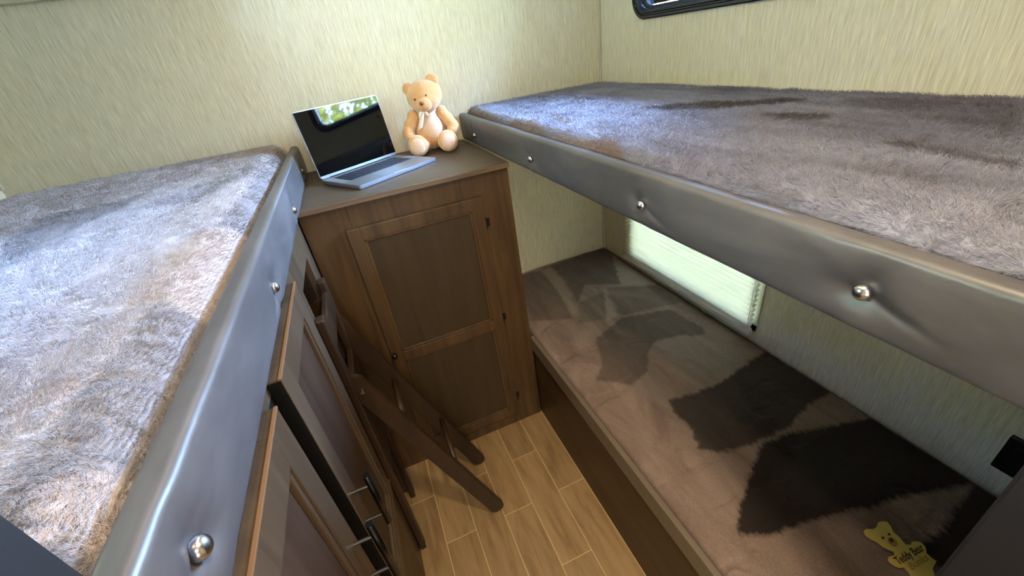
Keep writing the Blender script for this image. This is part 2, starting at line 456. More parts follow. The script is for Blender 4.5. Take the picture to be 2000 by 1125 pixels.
# upper left bunk
bl = empty('bunk_platform', (-1.8, -.9, 1.20), 'upper left bunk platform edged by a padded taupe vinyl rail above the wardrobe doors', 'bunk')
bm = BM(); box(bm, (XL+.001, -1.662, 1.205), (-1.400, -.002, 1.225), .002); link('deck', bm, M_ply, bl)
rail('rail', bl, -1.369, -1.398, -1.662, -.003, 1.215, 1.320, 1, [(-.17, 1.252), (-.655, 1.237+.01), (-1.136, 1.25), (-1.605, 1.264)], 9)

# ------------------------------------------------------------------ plush mattresses
def make_pile(parent, P, m, count, seed, comb):
    """short fibres standing on the mattress surface, denser where the pile is long and loose"""
    rg = np.random.default_rng(seed); nx, ny = P.shape[:2]
    C = P.reshape(-1, 3); cam_p = np.array(cam.location)
    du = np.gradient(P, axis=0); dv = np.gradient(P, axis=1)
    N = np.cross(du, dv).reshape(-1, 3); N /= np.linalg.norm(N, axis=1)[:, None]+1e-12
    area_ = np.linalg.norm(np.cross(du, dv), axis=-1).reshape(-1)
    w = area_/np.maximum(((C-cam_p)**2).sum(1), .12)**.8; w[C[:, 2] < C[:, 2].max()-.105] = 0; w /= w.sum()
    k = rg.choice(len(C), count, p=w); B = C[k]+rg.normal(0, .0018, (count, 3))*np.array([1, 1, .1]); n = N[k]
    x, y = B[:, 0], B[:, 1]
    th = math.atan2(comb[1], comb[0])+(fbm(x*9, y*9, seed+70)-.5)*4.5+(fbm(x*70, y*70, seed+71, 2)-.5)*3.2+rg.normal(0, .35, count)
    lift = .12+.62*fbm(x*55, y*55, seed+72, 2)+rg.normal(0, .12, count)
    d = np.stack([np.cos(th), np.sin(th), 0*th], -1); d -= n*(d*n).sum(1)[:, None]; d /= np.linalg.norm(d, axis=1)[:, None]+1e-9
    L = rg.uniform(.007, .0135, count)[:, None]
    d1 = d*np.cos(lift+.5)[:, None]+n*np.sin(lift+.5)[:, None]; d2 = d*np.cos(lift-.35)[:, None]+n*np.sin(lift-.35)[:, None]
    s_ = np.cross(d1, rg.normal(0, 1, (count, 3))); s_ /= np.linalg.norm(s_, axis=1)[:, None]+1e-9
    dist = np.linalg.norm(B-cam_p, axis=1)[:, None]; wd_ = .00032*np.clip(dist, .5, 1.6)
    B = B-n*.0012; M_ = B+d1*L*.55; E_ = M_+d2*L*.5
    V = np.stack([B-s_*wd_, B+s_*wd_, M_+s_*wd_*.85, M_-s_*wd_*.85, E_], 1).reshape(-1, 3)
    i0 = np.arange(count)*5
    q = np.stack([i0, i0+1, i0+2, i0+3], -1); t3 = np.stack([i0+3, i0+2, i0+4], -1)
    loops = np.concatenate([q, t3], 1).reshape(-1)
    st = np.stack([np.arange(count)*7, np.arange(count)*7+4], -1).reshape(-1); tot = np.tile([4, 3], count)
    me = bpy.data.meshes.new('pile'); me.vertices.add(len(V)); me.vertices.foreach_set('co', V.astype(np.float32).reshape(-1))
    me.loops.add(len(loops)); me.loops.foreach_set('vertex_index', loops.astype(np.int32))
    me.polygons.add(len(st)); me.polygons.foreach_set('loop_start', st.astype(np.int32)); me.polygons.foreach_set('loop_total', tot.astype(np.int32))
    me.update(calc_edges=True)
    at = parent.data.color_attributes.get('nap')
    if at is not None:
        a = np.zeros(len(at.data)*4, np.float32); at.data.foreach_get('color', a); a = a.reshape(-1, 4)
        ca_ = me.color_attributes.new('nap', 'FLOAT_COLOR', 'POINT'); ca_.data.foreach_set('color', np.repeat(a[k], 5, 0).reshape(-1))
    o = link('pile', me, m, None); o.parent = parent; T(o, kind='stuff')

def plush_mattress(name, label, x0, x1, y0, y1, zb, zt, m, seed, rad=.035, amp=.0042, step=.0036, nap=None, wav=.004, comb=(1, 0.35), pile=0):
    nx = int((x1-x0)/step)+1; ny = int((y1-y0)/step)+1
    # include side skirts: parameter runs over the top and down the sides
    def prm(a0, a1, n):
        down = [-(zt-zb)*(1-k/10) for k in range(10)]
        tt = np.linspace(a0, a1, n)
        return np.concatenate([np.full(10, a0), tt, np.full(10, a1)]), np.concatenate([down, np.zeros(n), down[::-1]])
    px, dx = prm(x0, x1, nx); py, dy = prm(y0, y1, ny)
    X, Y = np.meshgrid(px, py, indexing='ij'); DX, DY = np.meshgrid(dx, dy, indexing='ij')
    D = np.minimum(DX, DY)
    ex = np.minimum(X-x0, x1-X); ey = np.minimum(Y-y0, y1-Y)
    def rnd(e): k = np.clip(1-e/rad, 0, 1); return rad*(1-np.sqrt(np.clip(1-k*k, 0, 1)))
    drop = np.minimum(rnd(ex)+rnd(ey), rad*1.3)
    Z = zt-drop
    Z = np.where(D < 0, np.minimum(zt-rad*1.0, Z)+(D)*((zt-rad-zb)/(zt-zb)), Z)
    ca, sa = comb
    u = X*ca+Y*sa; v = -X*sa+Y*ca
    warp = (fbm(X*7, Y*7, seed+40)-.5)*1.6
    tuft = fbm(u*95+warp*6, v*180+warp*10, seed, 3, .6)          # elongated tufts, combed
    tuft = np.abs(tuft-.5)*2; tuft = 1-tuft
    fine = vnoise(u*210, v*330, seed+3)
    broad = fbm(X*6, Y*6, seed+9)-.5
    creases = fbm(X*3+warp, Y*16+warp*2, seed+21); creases = -np.clip((creases-.60)*9, 0, 1)*.004
    wt = np.where(D < 0, .5, 1)
    sideX = np.where(DX < 0, 1, 0)*np.where(X < (x0+x1)/2, -1, 1); sideY = np.where(DY < 0, 1, 0)*np.where(Y < (y0+y1)/2, -1, 1)
    h = amp*(tuft-.6)*1.2+amp*.5*(fine-.5)+wav*broad+creases
    Z2 = Z+h*np.where(D < 0, .25, 1)
    side_amp = np.where(D < 0, 1, 0)*(tuft-.5)*amp
    X2 = X+side_amp*sideX + (fbm(X*90, Y*90, seed+60, 2)-.5)*amp*.8*(D == 0); Y2 = Y+side_amp*sideY
    me = grid_mesh(name, np.stack([X2, Y2, Z2], -1))
    if nap is not None:
        col = nap(X.reshape(-1), Y.reshape(-1))
        ca_ = me.color_attributes.new('nap', 'FLOAT_COLOR', 'POINT')
        ca_.data.foreach_set('color', col.astype(np.float32).reshape(-1))
    bm = BM(); bm.from_mesh(me)
    # close the underside
    es = [e for e in bm.edges if e.is_boundary]
    bmesh.ops.contextual_create(bm, geom=es)
    bmesh.ops.recalc_face_normals(bm, faces=bm.faces)
    o = link(name, bm, m, smooth=True); T(o, label, 'mattress')
    if pile: make_pile(o, np.stack([X2, Y2, Z2], -1), m, pile, seed, comb)
    return o
def poly_in(px, py, poly):
    ins = np.zeros(px.shape, bool); n = len(poly)
    for i in range(n):
        xa, ya = poly[i]; xb, yb = poly[(i+1) % n]
        if ya == yb: continue
        c = ((ya > py) != (yb > py)) & (px < (xb-xa)*(py-ya)/(yb-ya)+xa); ins ^= c
    return ins
NAP_SHEEN_R = [(0, 0.9, [(-0.403, -0.801), (-0.32, -0.845), (-0.249, -0.92), (-0.181, -1.023), (-0.135, -1.117), (-0.175, -1.133), (-0.257, -1.065), (-0.33, -1.005), (-0.345, -0.941)]), (0, 0.8, [(-0.339, -1.146), (-0.287, -1.2), (-0.278, -1.272), (-0.301, -1.299), (-0.339, -1.253), (-0.344, -1.213)]), (0, 0.7, [(-0.398, -1.442), (-0.391, -1.477), (-0.402, -1.543), (-0.421, -1.608), (-0.46, -1.625), (-0.439, -1.576), (-0.433, -1.528), (-0.429, -1.476)]), (0, 0.35, [(-0.106, -1.177), (-0.086, -1.295), (-0.088, -1.463), (-0.267, -1.539), (-0.268, -1.459), (-0.205, -1.315), (-0.185, -1.248)]), (0, 0.3, [(-0.171, -0.339), (-0.062, -0.726), (-0.016, -1.065), (-0.014, -1.431), (-0.076, -1.458), (-0.069, -1.103), (-0.104, -0.771)]), (1, 0.8, [(-0.75, -0.116), (-0.636, 0.196), (-0.678, -0.504), (-0.641, -0.627), (-0.676, -0.796), (-0.67, -0.981), (-0.643, -1.046), (-0.679, -1.159), (-0.69, -1.347), (-0.701, -1.389), (-0.7, -1.463), (-0.708, -1.566), (-0.697, -1.618), (-0.688, -1.721), (-0.772, -1.757), (-0.77, -1.686), (-0.737, -1.426), (-0.755, -1.039)]), (1, 0.6, [(-0.556, -0.555), (-0.553, -0.666), (-0.592, -0.804), (-0.62, -0.79), (-0.602, -0.704)])]  # front fringe stays brown; sky sheen is painted into the bluer rest
NAP_SHADE_L = [(0, 0.6, [(-1.43, -.1), (-1.39, -.1), (-1.39, -1.66), (-1.462, -1.66), (-1.452, -1.2), (-1.44, -.7)]), (1, 0.45, [(-1.44, -1.578), (-1.423, -1.552), (-1.399, -1.569), (-1.408, -1.588), (-1.404, -1.621), (-1.423, -1.609)]), (0, 0.5, [(-1.867, -0.794), (-1.904, -0.547), (-1.722, -0.569), (-1.696, -0.513), (-1.704, -0.691), (-1.751, -0.793), (-1.759, -0.936), (-1.783, -0.954)]), (0, 0.4, [(-1.541, -0.533), (-1.46, -0.399), (-1.404, -0.401), (-1.47, -0.608), (-1.539, -0.776), (-1.671, -0.721)]), (1, 0.5, [(-1.467, -1.026), (-1.395, -0.993), (-1.371, -1.225), (-1.38, -1.331), (-1.429, -1.319), (-1.488, -1.3), (-1.492, -1.18)])]  # dark band along the rail edge is painted shade; other marks are nap
NAP = [(0, 0.85, [(-0.464, -1.099), (-0.439, -1.102), (-0.375, -1.115), (-0.263, -1.119), (-0.011, -1.078), (0.007, -1.067), (0.014, -1.143), (-0.011, -1.311), (-0.114, -1.316), (-0.231, -1.345), (-0.365, -1.343), (-0.446, -1.326), (-0.513, -1.292), (-0.479, -1.218), (-0.484, -1.154)]), (0, 1.0, [(-0.356, -1.355), (-0.24, -1.364), (-0.15, -1.389), (-0.004, -1.437), (0.009, -1.652), (-0.026, -1.658), (-0.175, -1.616), (-0.26, -1.601), (-0.355, -1.575), (-0.446, -1.556), (-0.538, -1.541), (-0.605, -1.508), (-0.545, -1.458), (-0.456, -1.407)]), (0, 0.95, [(-0.019, -1.662), (0.05, -1.691), (-0.059, -1.771), (-0.292, -1.785), (-0.303, -1.752), (-0.279, -1.726), (-0.29, -1.704), (-0.252, -1.69), (-0.19, -1.697), (-0.094, -1.673)]), (0, 0.45, [(-0.543, -0.031), (-0.43, -0.051), (-0.434, -0.221), (-0.502, -0.528), (-0.664, -0.445), (-0.622, -0.272)]), (0, 0.55, [(-0.366, -0.034), (-0.021, -0.018), (-0.012, -0.097), (-0.168, -0.406), (-0.312, -0.306), (-0.422, -0.429), (-0.375, -0.208)]), (0, 0.4, [(-0.243, -0.393), (-0.036, -0.511), (-0.053, -0.675), (-0.32, -0.625), (-0.269, -0.461)]), (0, 0.3, [(-0.422, -0.429), (-0.265, -0.416), (-0.362, -0.618), (-0.494, -0.573)]), (1, 0.55, [(-0.43, -0.051), (-0.366, -0.034), (-0.42, -0.36), (-0.493, -0.524), (-0.456, -0.335)]), (1, 0.6, [(-0.027, -0.12), (-0.038, -0.497), (-0.174, -0.415)]), (1, 0.5, [(-0.258, -0.396), (-0.332, -0.617), (-0.392, -0.629)]), (0, 0.55, [(-0.494, -0.702), (-0.33, -0.639), (-0.115, -0.697), (-0.097, -0.862), (-0.121, -0.899), (-0.291, -0.828), (-0.363, -0.865), (-0.437, -0.953), (-0.522, -0.982), (-0.619, -0.901), (-0.552, -0.842)]), (1, 0.35, [(-0.3, -0.839), (-0.185, -0.859), (-0.137, -0.939), (-0.03, -1.066), (-0.259, -1.115), (-0.255, -1.018), (-0.328, -0.846)]), (1, 0.15, [(-0.02, -1.314), (-0.006, -1.423), (-0.11, -1.395), (-0.209, -1.358)]), (1, 0.15, [(-0.233, -1.609), (-0.032, -1.661), (-0.222, -1.681), (-0.253, -1.676)])]
def nap_marks(x, y, polys):
    acc = np.zeros((len(x), 4)); acc[:, 3] = 1; K = 9
    for k in range(K):
        jx, jy = RNG.normal(0, .0045, 2)
        wx = x+jx+(fbm(x*60, y*60, 90)-.5)*.010+(vnoise(x*14, y*190, 3)-.5)*.007
        wy = y+jy+(fbm(x*50, y*50, 91)-.5)*.010+(vnoise(x*190, y*20, 7)-.5)*.010
        out = np.zeros((len(x), 2))
        for ch, w, poly in polys:
            q = poly_in(wx, wy, poly); out[q] = 0; out[q, ch] = w
        acc[:, :2] += out/K
    return acc
plush_mattress('mattress', 'grey-brown plush mattress on the upper right bunk behind the padded rail', -.683, -.006, -1.786, -.006, 1.226, 1.338, M_fur_r, 5, comb=(.5, .87), step=.0032, nap=lambda x, y: nap_marks(x, y, NAP_SHEEN_R), pile=230000)
plush_mattress('mattress', 'pale fluffy taupe mattress on the upper left bunk beside the padded rail', -2.262, -1.408, -1.658, -.006, 1.226, 1.342, M_fur_l, 8, rad=.052, amp=.0028, wav=.005, comb=(.8, -.6), step=.0027, nap=lambda x, y: nap_marks(x, y, NAP_SHADE_L), pile=330000)

# lower bed
lb = empty('bed_base', (-.35, -.9, 0), 'low dark wooden bed base with a pale edge strip along the aisle', 'bed')
bm = BM(); box(bm, (-.7105, -1.785, 0), (-.692, -.004, .415), .002); link('front_board', bm, M_wood_y, lb)
bm = BM(); box(bm, (-.692, -1.785, .36), (-.001, -.004, .378), .001); link('deck', bm, M_ply, lb)
M_strip = mat('tan_vinyl_edging', lin(112, 99, 82), 0.4)
bm = BM(); box(bm, (-.7175, -1.785, .395), (-.700, -.535, .4665), .004, 3)
link('edge_strip', bm, M_strip, lb)['label'] = 'tan padded edge strip'
lm = plush_mattress('mattress', 'mocha velour mattress with dark brushed nap patches on the lower bed', -.697, -.006, -1.784, -.006, .379, .473, M_fur_b, 14, rad=.02, amp=.0016, step=.0042, nap=lambda x, y: nap_marks(x, y, NAP), wav=.004)

# ------------------------------------------------------------------ shaker doors
def shaker(bm_, bmp, axis, face, thick, u0, u1, z0, z1, sw, mids=(), sgn=-1, rec=.009):
    """frame into bm_, recessed panels into bmp. axis: 0 -> door in the yz plane, 1 -> in the xz plane; face = outer plane coordinate"""
    def B(b, a0, a1, c0, c1, f0, f1, bev):
        lo, hi = ((f0, a0, c0), (f1, a1, c1)) if axis == 0 else ((a0, f0, c0), (a1, f1, c1))
        lo2 = tuple(min(p, q) for p, q in zip(lo, hi)); hi2 = tuple(max(p, q) for p, q in zip(lo, hi))
        box(b, lo2, hi2, bev, 2)
    back = face-sgn*thick
    B(bm_, u0, u0+sw, z0, z1, face, back, .0025); B(bm_, u1-sw, u1, z0, z1, face, back, .0025)
    zs = [z0]+list(mids)+[z1]
    bars = [(z0, z0+sw)]+[(m-sw/2, m+sw/2) for m in mids]+[(z1-sw, z1)]
    for a, b in bars: B(bm_, u0+sw-.001, u1-sw+.001, a, b, face, back, .0025)
    for (a0, a1), (b0, b1) in zip(bars, bars[1:]):
        pz0, pz1 = a1, b0; pu0, pu1 = u0+sw, u1-sw; mw = .010; f = face-sgn*.0035
        # bead moulding
        B(bm_, pu0-.001, pu0+mw, pz0, pz1, f, back, .003); B(bm_, pu1-mw, pu1+.001, pz0, pz1, f, back, .003)
        B(bm_, pu0, pu1, pz0-.001, pz0+mw, f, back, .003); B(bm_, pu0, pu1, pz1-mw, pz1+.001, f, back, .003)
        B(bmp, pu0, pu1, pz0, pz1, face-sgn*rec, back-sgn*.0005, 0)

# ------------------------------------------------------------------ tall cabinet at the back and its worktop
XC0, XC1, YF = -1.389, -.7135, -.5295
tc_ = empty('tall_cabinet', (-1.05, -.26, 0), 'tall walnut cabinet with a two-panel door standing under the laptop', 'cabinet')
bm = BM()
box(bm, (XC1-.018, YF, 0), (XC1, -.002, 1.196), .001)
box(bm, (XC0, YF, 0), (XC0+.018, -.002, 1.196), .001)
box(bm, (XC0+.018, -.012, .0), (XC1-.018, -.002, 1.196))
box(bm, (XC0+.018, YF+.02, .02), (XC1-.018, -.012, .04))
link('carcass', bm, M_wood_v, tc_)
bm = BM()
box(bm, (XC0, YF-.003, .0), (-1.252, YF+.018, 1.196), .0015); box(bm, (-.845, YF-.003, .0), (XC1, YF+.018, 1.196), .0015)
box(bm, (-1.252, YF-.003, 1.09), (-.845, YF+.018, 1.196), .0015); box(bm, (-1.252, YF-.003, .0), (-.845, YF+.018, .10), .0015)
link('face_frame', bm, M_wood_v, tc_)
bm = BM(); bp = BM()
shaker(bm, bp, 1, YF-.0235, .02, -1.274, -.826, .075, 1.121, .042, (.599,))
dr = link('door', bm, M_wood_v, tc_); link('panel', bp, M_panel, dr).parent = dr
def sub(o, parent, root):       # re-hang a part built in its thing's frame under a sub-thing at the same origin
    o.parent = parent
bm = BM(); cyl(bm, (-1.262, YF-.024, .625), (-1.262, YF-.040, .625), .004, 10); ball(bm, (-1.262, YF-.044, .625), (.010, .007, .012), 16, 10)
k = link('knob', bm, M_blackpl, tc_, smooth=True); k.parent = dr
for z in (.61, 1.02, .17):
    bm = BM(); cyl(bm, (-.824, YF-.016, z-.02), (-.824, YF-.016, z+.02), .0045, 10); box(bm, (-.824, YF-.006, z-.015), (-.808, YF-.0035, z+.015), .001)
    link('hinge', bm, M_blackpl, tc_)
wt = empty('worktop', (-1.05, -.26, 1.196), 'dark laminate worktop under the laptop and the teddy bear', 'worktop')
bm = BM(); box(bm, (XC0+.001, -.556, 1.1965), (-.716, -.002, 1.2145), .0025, 3)
link('slab', bm, M_top, wt)
bm = BM(); box(bm, (XC0+.001, -.560, 1.1975), (-.716, -.5565, 1.2135), .001)
link('edge_face', bm, wood('edge_band_wood', lin(88, 68, 50), lin(112, 90, 68), (2, 20, 20), .4), wt)

# ------------------------------------------------------------------ left wardrobe
XF = -1.389
wd = empty('wardrobe_cabinet', (-1.8, -1.1, 0), 'long walnut wardrobe with black bar handles under the upper left bunk', 'cabinet')
bm = BM()
box(bm, (XF-.018, -.650, 0), (XF, -.557, 1.203), .001)             # far stile
box(bm, (XF-.018, -.998, 0), (XF, -.868, 1.203), .001)             # stile beside the doors
box(bm, (XF-.018, -.868, 1.108), (XF, -.650, 1.203), .001)         # rail over the knee opening
box(bm, (XF-.018, -1.662, 1.17), (XF, -.998, 1.203), .001)
box(bm, (XF-.018, -1.662, .455), (XF, -.998, .50), .001)

link('face_frame', bm, M_door_l, wd)
bm = BM(); box(bm, (XF-.018, -1.40, .50), (XF, -1.28, 1.17), .001); link('centre_stile', bm, M_blackpl, wd)  # black tone paints the shade in the gap between the doors
bm = BM()
box(bm, (XL+.002, -1.66, 0), (XL+.02, -.002, 1.20))
box(bm, (XL+.02, -.886, 0), (XF-.018, -.868, 1.20)); box(bm, (XL+.02, -.650, 0), (XF-.018, -.632, 1.20))
box(bm, (XL+.02, -1.66, .44), (XF-.018, -.886, .455))
link('carcass', bm, wood('dark_cabinet_interior', lin(34, 22, 14), lin(48, 32, 20), (18, 18, 2), .6), wd)
bm = BM(); box(bm, (XF-.016, -1.662, 0), (XF-.001, -.868, .440), .001)
link('base_panel', bm, wood('base_panel_wood', lin(74, 54, 29), lin(98, 74, 42), (20, 1.8, 20), .5), wd)
bm = BM(); box(bm, (XF-.016, -1.662, .440), (XF+.010, -.93, .452), .002)
link('edge_moulding', bm, M_edge, wd)
M_post = mat('dark_steel', (0.12, 0.115, 0.11, 1), 0.3, 1.0)
def bar_handle(parent, root, x, y, z0, z1):
    b = BM(); cyl(b, (x+.034, y, z0), (x+.034, y, z1), .0062, 16)
    h = link('handle', b, M_black, root, smooth=False); h.parent = parent
    for f in h.data.polygons: f.use_smooth = len(f.vertices) == 4
    q = (z1-z0)*.2
    for z in (z0+q, z1-q):          # posts join the bar to the door
        b = BM(); cyl(b, (x-.001, y, z), (x+.034, y, z), .0035, 12)
        p = link('handle_post', b, M_post, root); p.parent = parent
XD = XF+.0205
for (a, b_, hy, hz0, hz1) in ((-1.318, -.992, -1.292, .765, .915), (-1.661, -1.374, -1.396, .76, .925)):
    bm = BM(); bp = BM()
    shaker(bm, bp, 0, XD, .020, a, b_, .487, 1.190, .055, (), sgn=1, rec=.011)
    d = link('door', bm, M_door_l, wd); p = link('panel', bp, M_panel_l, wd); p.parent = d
    bar_handle(d, wd, XD, hy, hz0, hz1)
    bm = BM(); box(bm, (XD-.020, a-.0012, .489), (XD-.001, a-.0002, 1.188), .0003)  # black strip paints shade on the near edge beside the door gap
    e = link('edge_face', bm, M_blackpl, wd); e.parent = d
    bm = BM(); box(bm, (XD-.004, a, 1.1885), (XD+.0006, b_, 1.1912), .0003)  # bright line of light painted along the door top
    e = link('lit_edge', bm, M_edge, wd); e.parent = d

# ------------------------------------------------------------------ folding chair
fc = empty('folding_chair', (-1.22, -.78, 0), 'dark wooden folding chair with slanted rounded legs leaning out of the wardrobe', 'chair')
def board(bm, a, b, w, y0, y1, rnd=True):
    """flat board in an xz plane from a to b (x,z), width w, rounded ends"""
    a = Vector(a); b = Vector(b); d = (b-a).normalized(); n = Vector((-d.y, d.x)); pts = []
    for c, s, e in ((b, 1, 0), (a, -1, 0)):
        for k in range(13):
            t = -PI/2+PI*k/12
            pts.append(tuple(c+s*(d*math.cos(t)*w*.5*1.0+n*math.sin(t)*w*.5)))
    prism(bm, pts, 1, y0, y1, .0025)
for y, top in ((-.905, (-1.362, .816)), (-.672, (-1.41, .95))):
    bm = BM(); board(bm, (-1.077, .028), top, .054, y, y+.020)
    link('leg', bm, M_chair, fc)
for y in (-.912, -.690):
    bm = BM(); box(bm, (-1.386, y, .0), (-1.366, y+.034, 1.04), .004, 3)
    link('rear_leg', bm, M_chair, fc)
for (x, z) in ((-1.284, .601), (-1.174, .340)):
    bm = BM(); cyl(bm, (x, -.887, z), (x, -.668, z), .0105 if z > .5 else .009, 16)
    o = link('dowel', bm, mat('chair_dowel_wood', lin(62, 44, 27), .4), fc, smooth=False)
    for f in o.data.polygons: f.use_smooth = len(f.vertices) == 4
for y in (-.911, -.652):
    bm = BM(); cyl(bm, (-1.352, y, .79), (-1.352, y+.006, .79), .006, 16); link('pivot_bolt', bm, M_chrome, fc)
bm = BM(); box(bm, (-1.384, -.878, .42), (-1.366, -.690, .80), .004); link('seat', bm, M_chair, fc)
bm = BM(); box(bm, (-1.384, -.878, .93), (-1.368, -.690, 1.01), .004); link('backrest', bm, M_chair, fc)

# ------------------------------------------------------------------ laptop
lp = empty('laptop', (-1.166, -.191, 1.2145), 'open silver laptop with a black screen on the dark worktop', 'laptop', math.radians(30))
M_alu = mat('silver_aluminium', lin(150, 154, 160), 0.38, 0.8)
LW, LD = .335, .235
bm = BM(); pts = []
for cx_, cy_, a0 in ((LW/2-.01, -.01, 0), (-LW/2+.01, -.01, PI/2), (-LW/2+.01, -LD+.01, PI), (LW/2-.01, -LD+.01, 1.5*PI)):
    for k in range(7):
        a = a0+PI/2*k/6; pts.append((cx_+.01*math.cos(a), cy_+.01*math.sin(a)))
prism(bm, pts, 2, .0015, .0135, .002); link('base', bm, M_alu, lp, local=True)
lbase = lp.children[0]
for x in (-.14, .14):
    for y in (-.03, -.2):
        bm = BM(); cyl(bm, (x, y, 0), (x, y, .003), .008, 14); link('foot', bm, M_blackpl, lbase, local=True)
M_key = mat('black_key', lin(24, 22, 36), 0.5)
bm = BM(); box(bm, (-.132, -.128, .0134), (.132, -.022, .0138)); link('keyboard_well', bm, M_key, lbase, local=True)
bm = BM()
for r in range(6):
    y = -.030-r*.0178; h = .0155 if r else .010
    n = 14; kw = .264/n
    if r == 5:
        xs = [(-.131, -.095), (-.093, -.075), (-.073, -.055), (-.053, .045), (.047, .065), (.067, .085), (.087, .131)]
    else: xs = [(-.131+i*kw+.001, -.131+(i+1)*kw-.001) for i in range(n)]
    for a, b_ in xs: box(bm, (a, y-h, .0136), (b_, y, .0150), .0008, 1)
kb = link('keyboard', bm, M_key, lbase, local=True); kb['label'] = 'dark keys'
bm = BM(); box(bm, (-.062, -.222, .0133), (.062, -.140, .01375), .0001, 1)
link('trackpad', bm, mat('trackpad_glass', lin(140, 145, 152), 0.35, 0.5), lbase, local=True)
M_gr = mat('speaker_grille', lin(150, 154, 162), .5, .6)
for sx_ in (-1, 1):
    bm = BM(); box(bm, (sx_*.150-.009, -.128, .0134), (sx_*.150+.009, -.022, .0137)); link('speaker_grille', bm, M_gr, lbase, local=True)
bm = BM(); cyl(bm, (-.13, -.002, .012), (.13, -.002, .012), .005, 14); link('hinge', bm, M_blackpl, lbase, local=True)
bm = BM(); box(bm, (-.03, -LD-.0004, .0105), (.03, -LD+.004, .0137), .001); link('opening_notch', bm, M_alu, lbase, local=True)
th = math.radians(82.3); LL = .222
def lidM(bm): bmesh.ops.transform(bm, matrix=Matrix.Translation((0, -.002, .0155)) @ Matrix.Rotation(th, 4, 'X'), verts=bm.verts)
# in the lid frame: y up the lid, z = +away from the viewer reversed
bm = BM(); pts = [(x, -y) for x, y in [(p[0], p[1]*LL/LD) for p in pts]]
prism(bm, pts, 2, -.004, 0, .0012); lidM(bm); lid = link('lid', bm, M_alu, lp, local=True)
M_scr = mat('black_glass_screen', lin(4, 4, 5), 0.03); M_scr.node_tree.nodes['Principled BSDF'].inputs['Specular IOR Level'].default_value = 0.4
bm = BM(); box(bm, (-LW/2+.0025, .010, 0), (LW/2-.0025, LL-.003, .0008), .0003, 1); lidM(bm)
link('screen', bm, M_scr, lid, local=True)['label'] = 'black glossy screen'

# ------------------------------------------------------------------ teddy bear
def teddy_mat(name, c0, c1):
    m = mat(name, rough=0.95); b = m.node_tree.nodes['Principled BSDF']
    b.inputs['Sheen Weight'].default_value = .5; b.inputs['Sheen Roughness'].default_value = .5; b.inputs['Specular IOR Level'].default_value = .1
    v = coord(m, (1, 1, 1)); f = noise(m, v, 330, 3, .7); base(m, ramp(m, f, [(.3, c0), (.65, c1)])); bump(m, f, .7, .003); return m
M_bear = teddy_mat('apricot_plush', lin(190, 138, 88), lin(218, 170, 120))
M_pad = teddy_mat('cream_pink_plush', lin(200, 160, 130), lin(222, 188, 160))
bear = empty('teddy_bear', (-.861, -.092, 1.2145), 'apricot plush teddy bear with a cream ribbon sitting on the worktop', 'teddy bear', math.radians(-12)); bear.scale = (1.1, 1.1, 1.1)
def soft(name, shapes, m, parent, vox=.0035, sm=6, rootloc=None):
    bm = BM()
    for s in shapes: ball(bm, *s[:2], 20, 12, s[2] if len(s) > 2 else None)
    o = link(name, bm, m, parent, local=True)
    r = o.modifiers.new('remesh', 'REMESH'); r.mode = 'VOXEL'; r.voxel_size = vox; r.use_smooth_shade = True
    s_ = o.modifiers.new('smooth', 'SMOOTH'); s_.iterations = sm; s_.factor = .5
    return o
soft('torso', [((0, .0, .060), (.060, .050, .058)), ((0, .006, .105), (.047, .040, .050)), ((0, .006, .135), (.034, .030, .025))], M_bear, bear)
soft('belly_patch', [((.006, -.022, .078), (.040, .033, .050)), ((.004, -.014, .115), (.030, .028, .028))], M_pad, bear)
for s in (-1, 1):
    soft('arm', [((s*.050, -.004, .122), (.024, .024, .026)), ((s*.068, -.012, .098), (.023, .023, .030), (0, -s*.5, 0)), ((s*.082, -.022, .075), (.022, .024, .026), (0, -s*.3, 0)), ((s*.076, -.034, .060), (.020, .020, .020))], M_bear, bear)
    lg = soft('leg', [((s*.040, -.028, .030), (.030, .036, .030)), ((s*.049, -.066, .031), (.028, .030, .029)), ((s*.053, -.092, .038), (.036, .016, .037), (-.12, 0, s*.12))], M_bear, bear)
    soft('foot_pad', [((s*.054, -.103, .037), (.026, .008, .028), (-.12, 0, s*.12))], M_pad, lg, .0025, 3)
hd = soft('head', [((0, 0, 0), (.064, .052, .053)), ((0, -.018, -.014), (.052, .042, .040))], M_bear, bear)
hd.location = (.004, -.014, .186); hd.rotation_euler = (.14, -.20, -.24)
soft('muzzle', [((0, -.050, -.018), (.029, .022, .024))], M_bear, hd, .0025, 3)
bm = BM(); ball(bm, (0, -.073, -.008), (.0075, .005, .006)); link('nose', bm, mat('brown_thread', lin(120, 66, 42), .6), hd, local=True, smooth=True)
bm = BM(); cyl(bm, (0, -.0735, -.012), (0, -.0705, -.026), .0009, 8); cyl(bm, (0, -.0705, -.026), (-.008, -.067, -.031), .0009, 8); cyl(bm, (0, -.0705, -.026), (.008, -.067, -.031), .0009, 8)
link('mouth', bm, mat('mouth_thread', lin(170, 110, 76), .7), hd, local=True)
for s in (-1, 1):
    bm = BM(); ball(bm, (s*.021, -.0545, .008), (.0032, .0026, .0036), 14, 10); link('eye', bm, mat('dark_bead', lin(60, 40, 22), .2), hd, local=True, smooth=True)
    e = soft('ear', [((s*.045, .004, .036), (.022, .010, .022), (0, s*.5, 0))], M_bear, hd, .0022, 2)
M_rib = mat('cream_satin', lin(240, 230, 205), .35)
def ribbon(bm, pts, w):
    prev = None
    for p, d in pts:
        p = Vector(p); d = Vector(d).normalized()*w/2
        q = [bm.verts.new(p-d), bm.verts.new(p+d)]
        if prev: bm.faces.new((prev[0], prev[1], q[1], q[0]))
        prev = q
bm = BM()
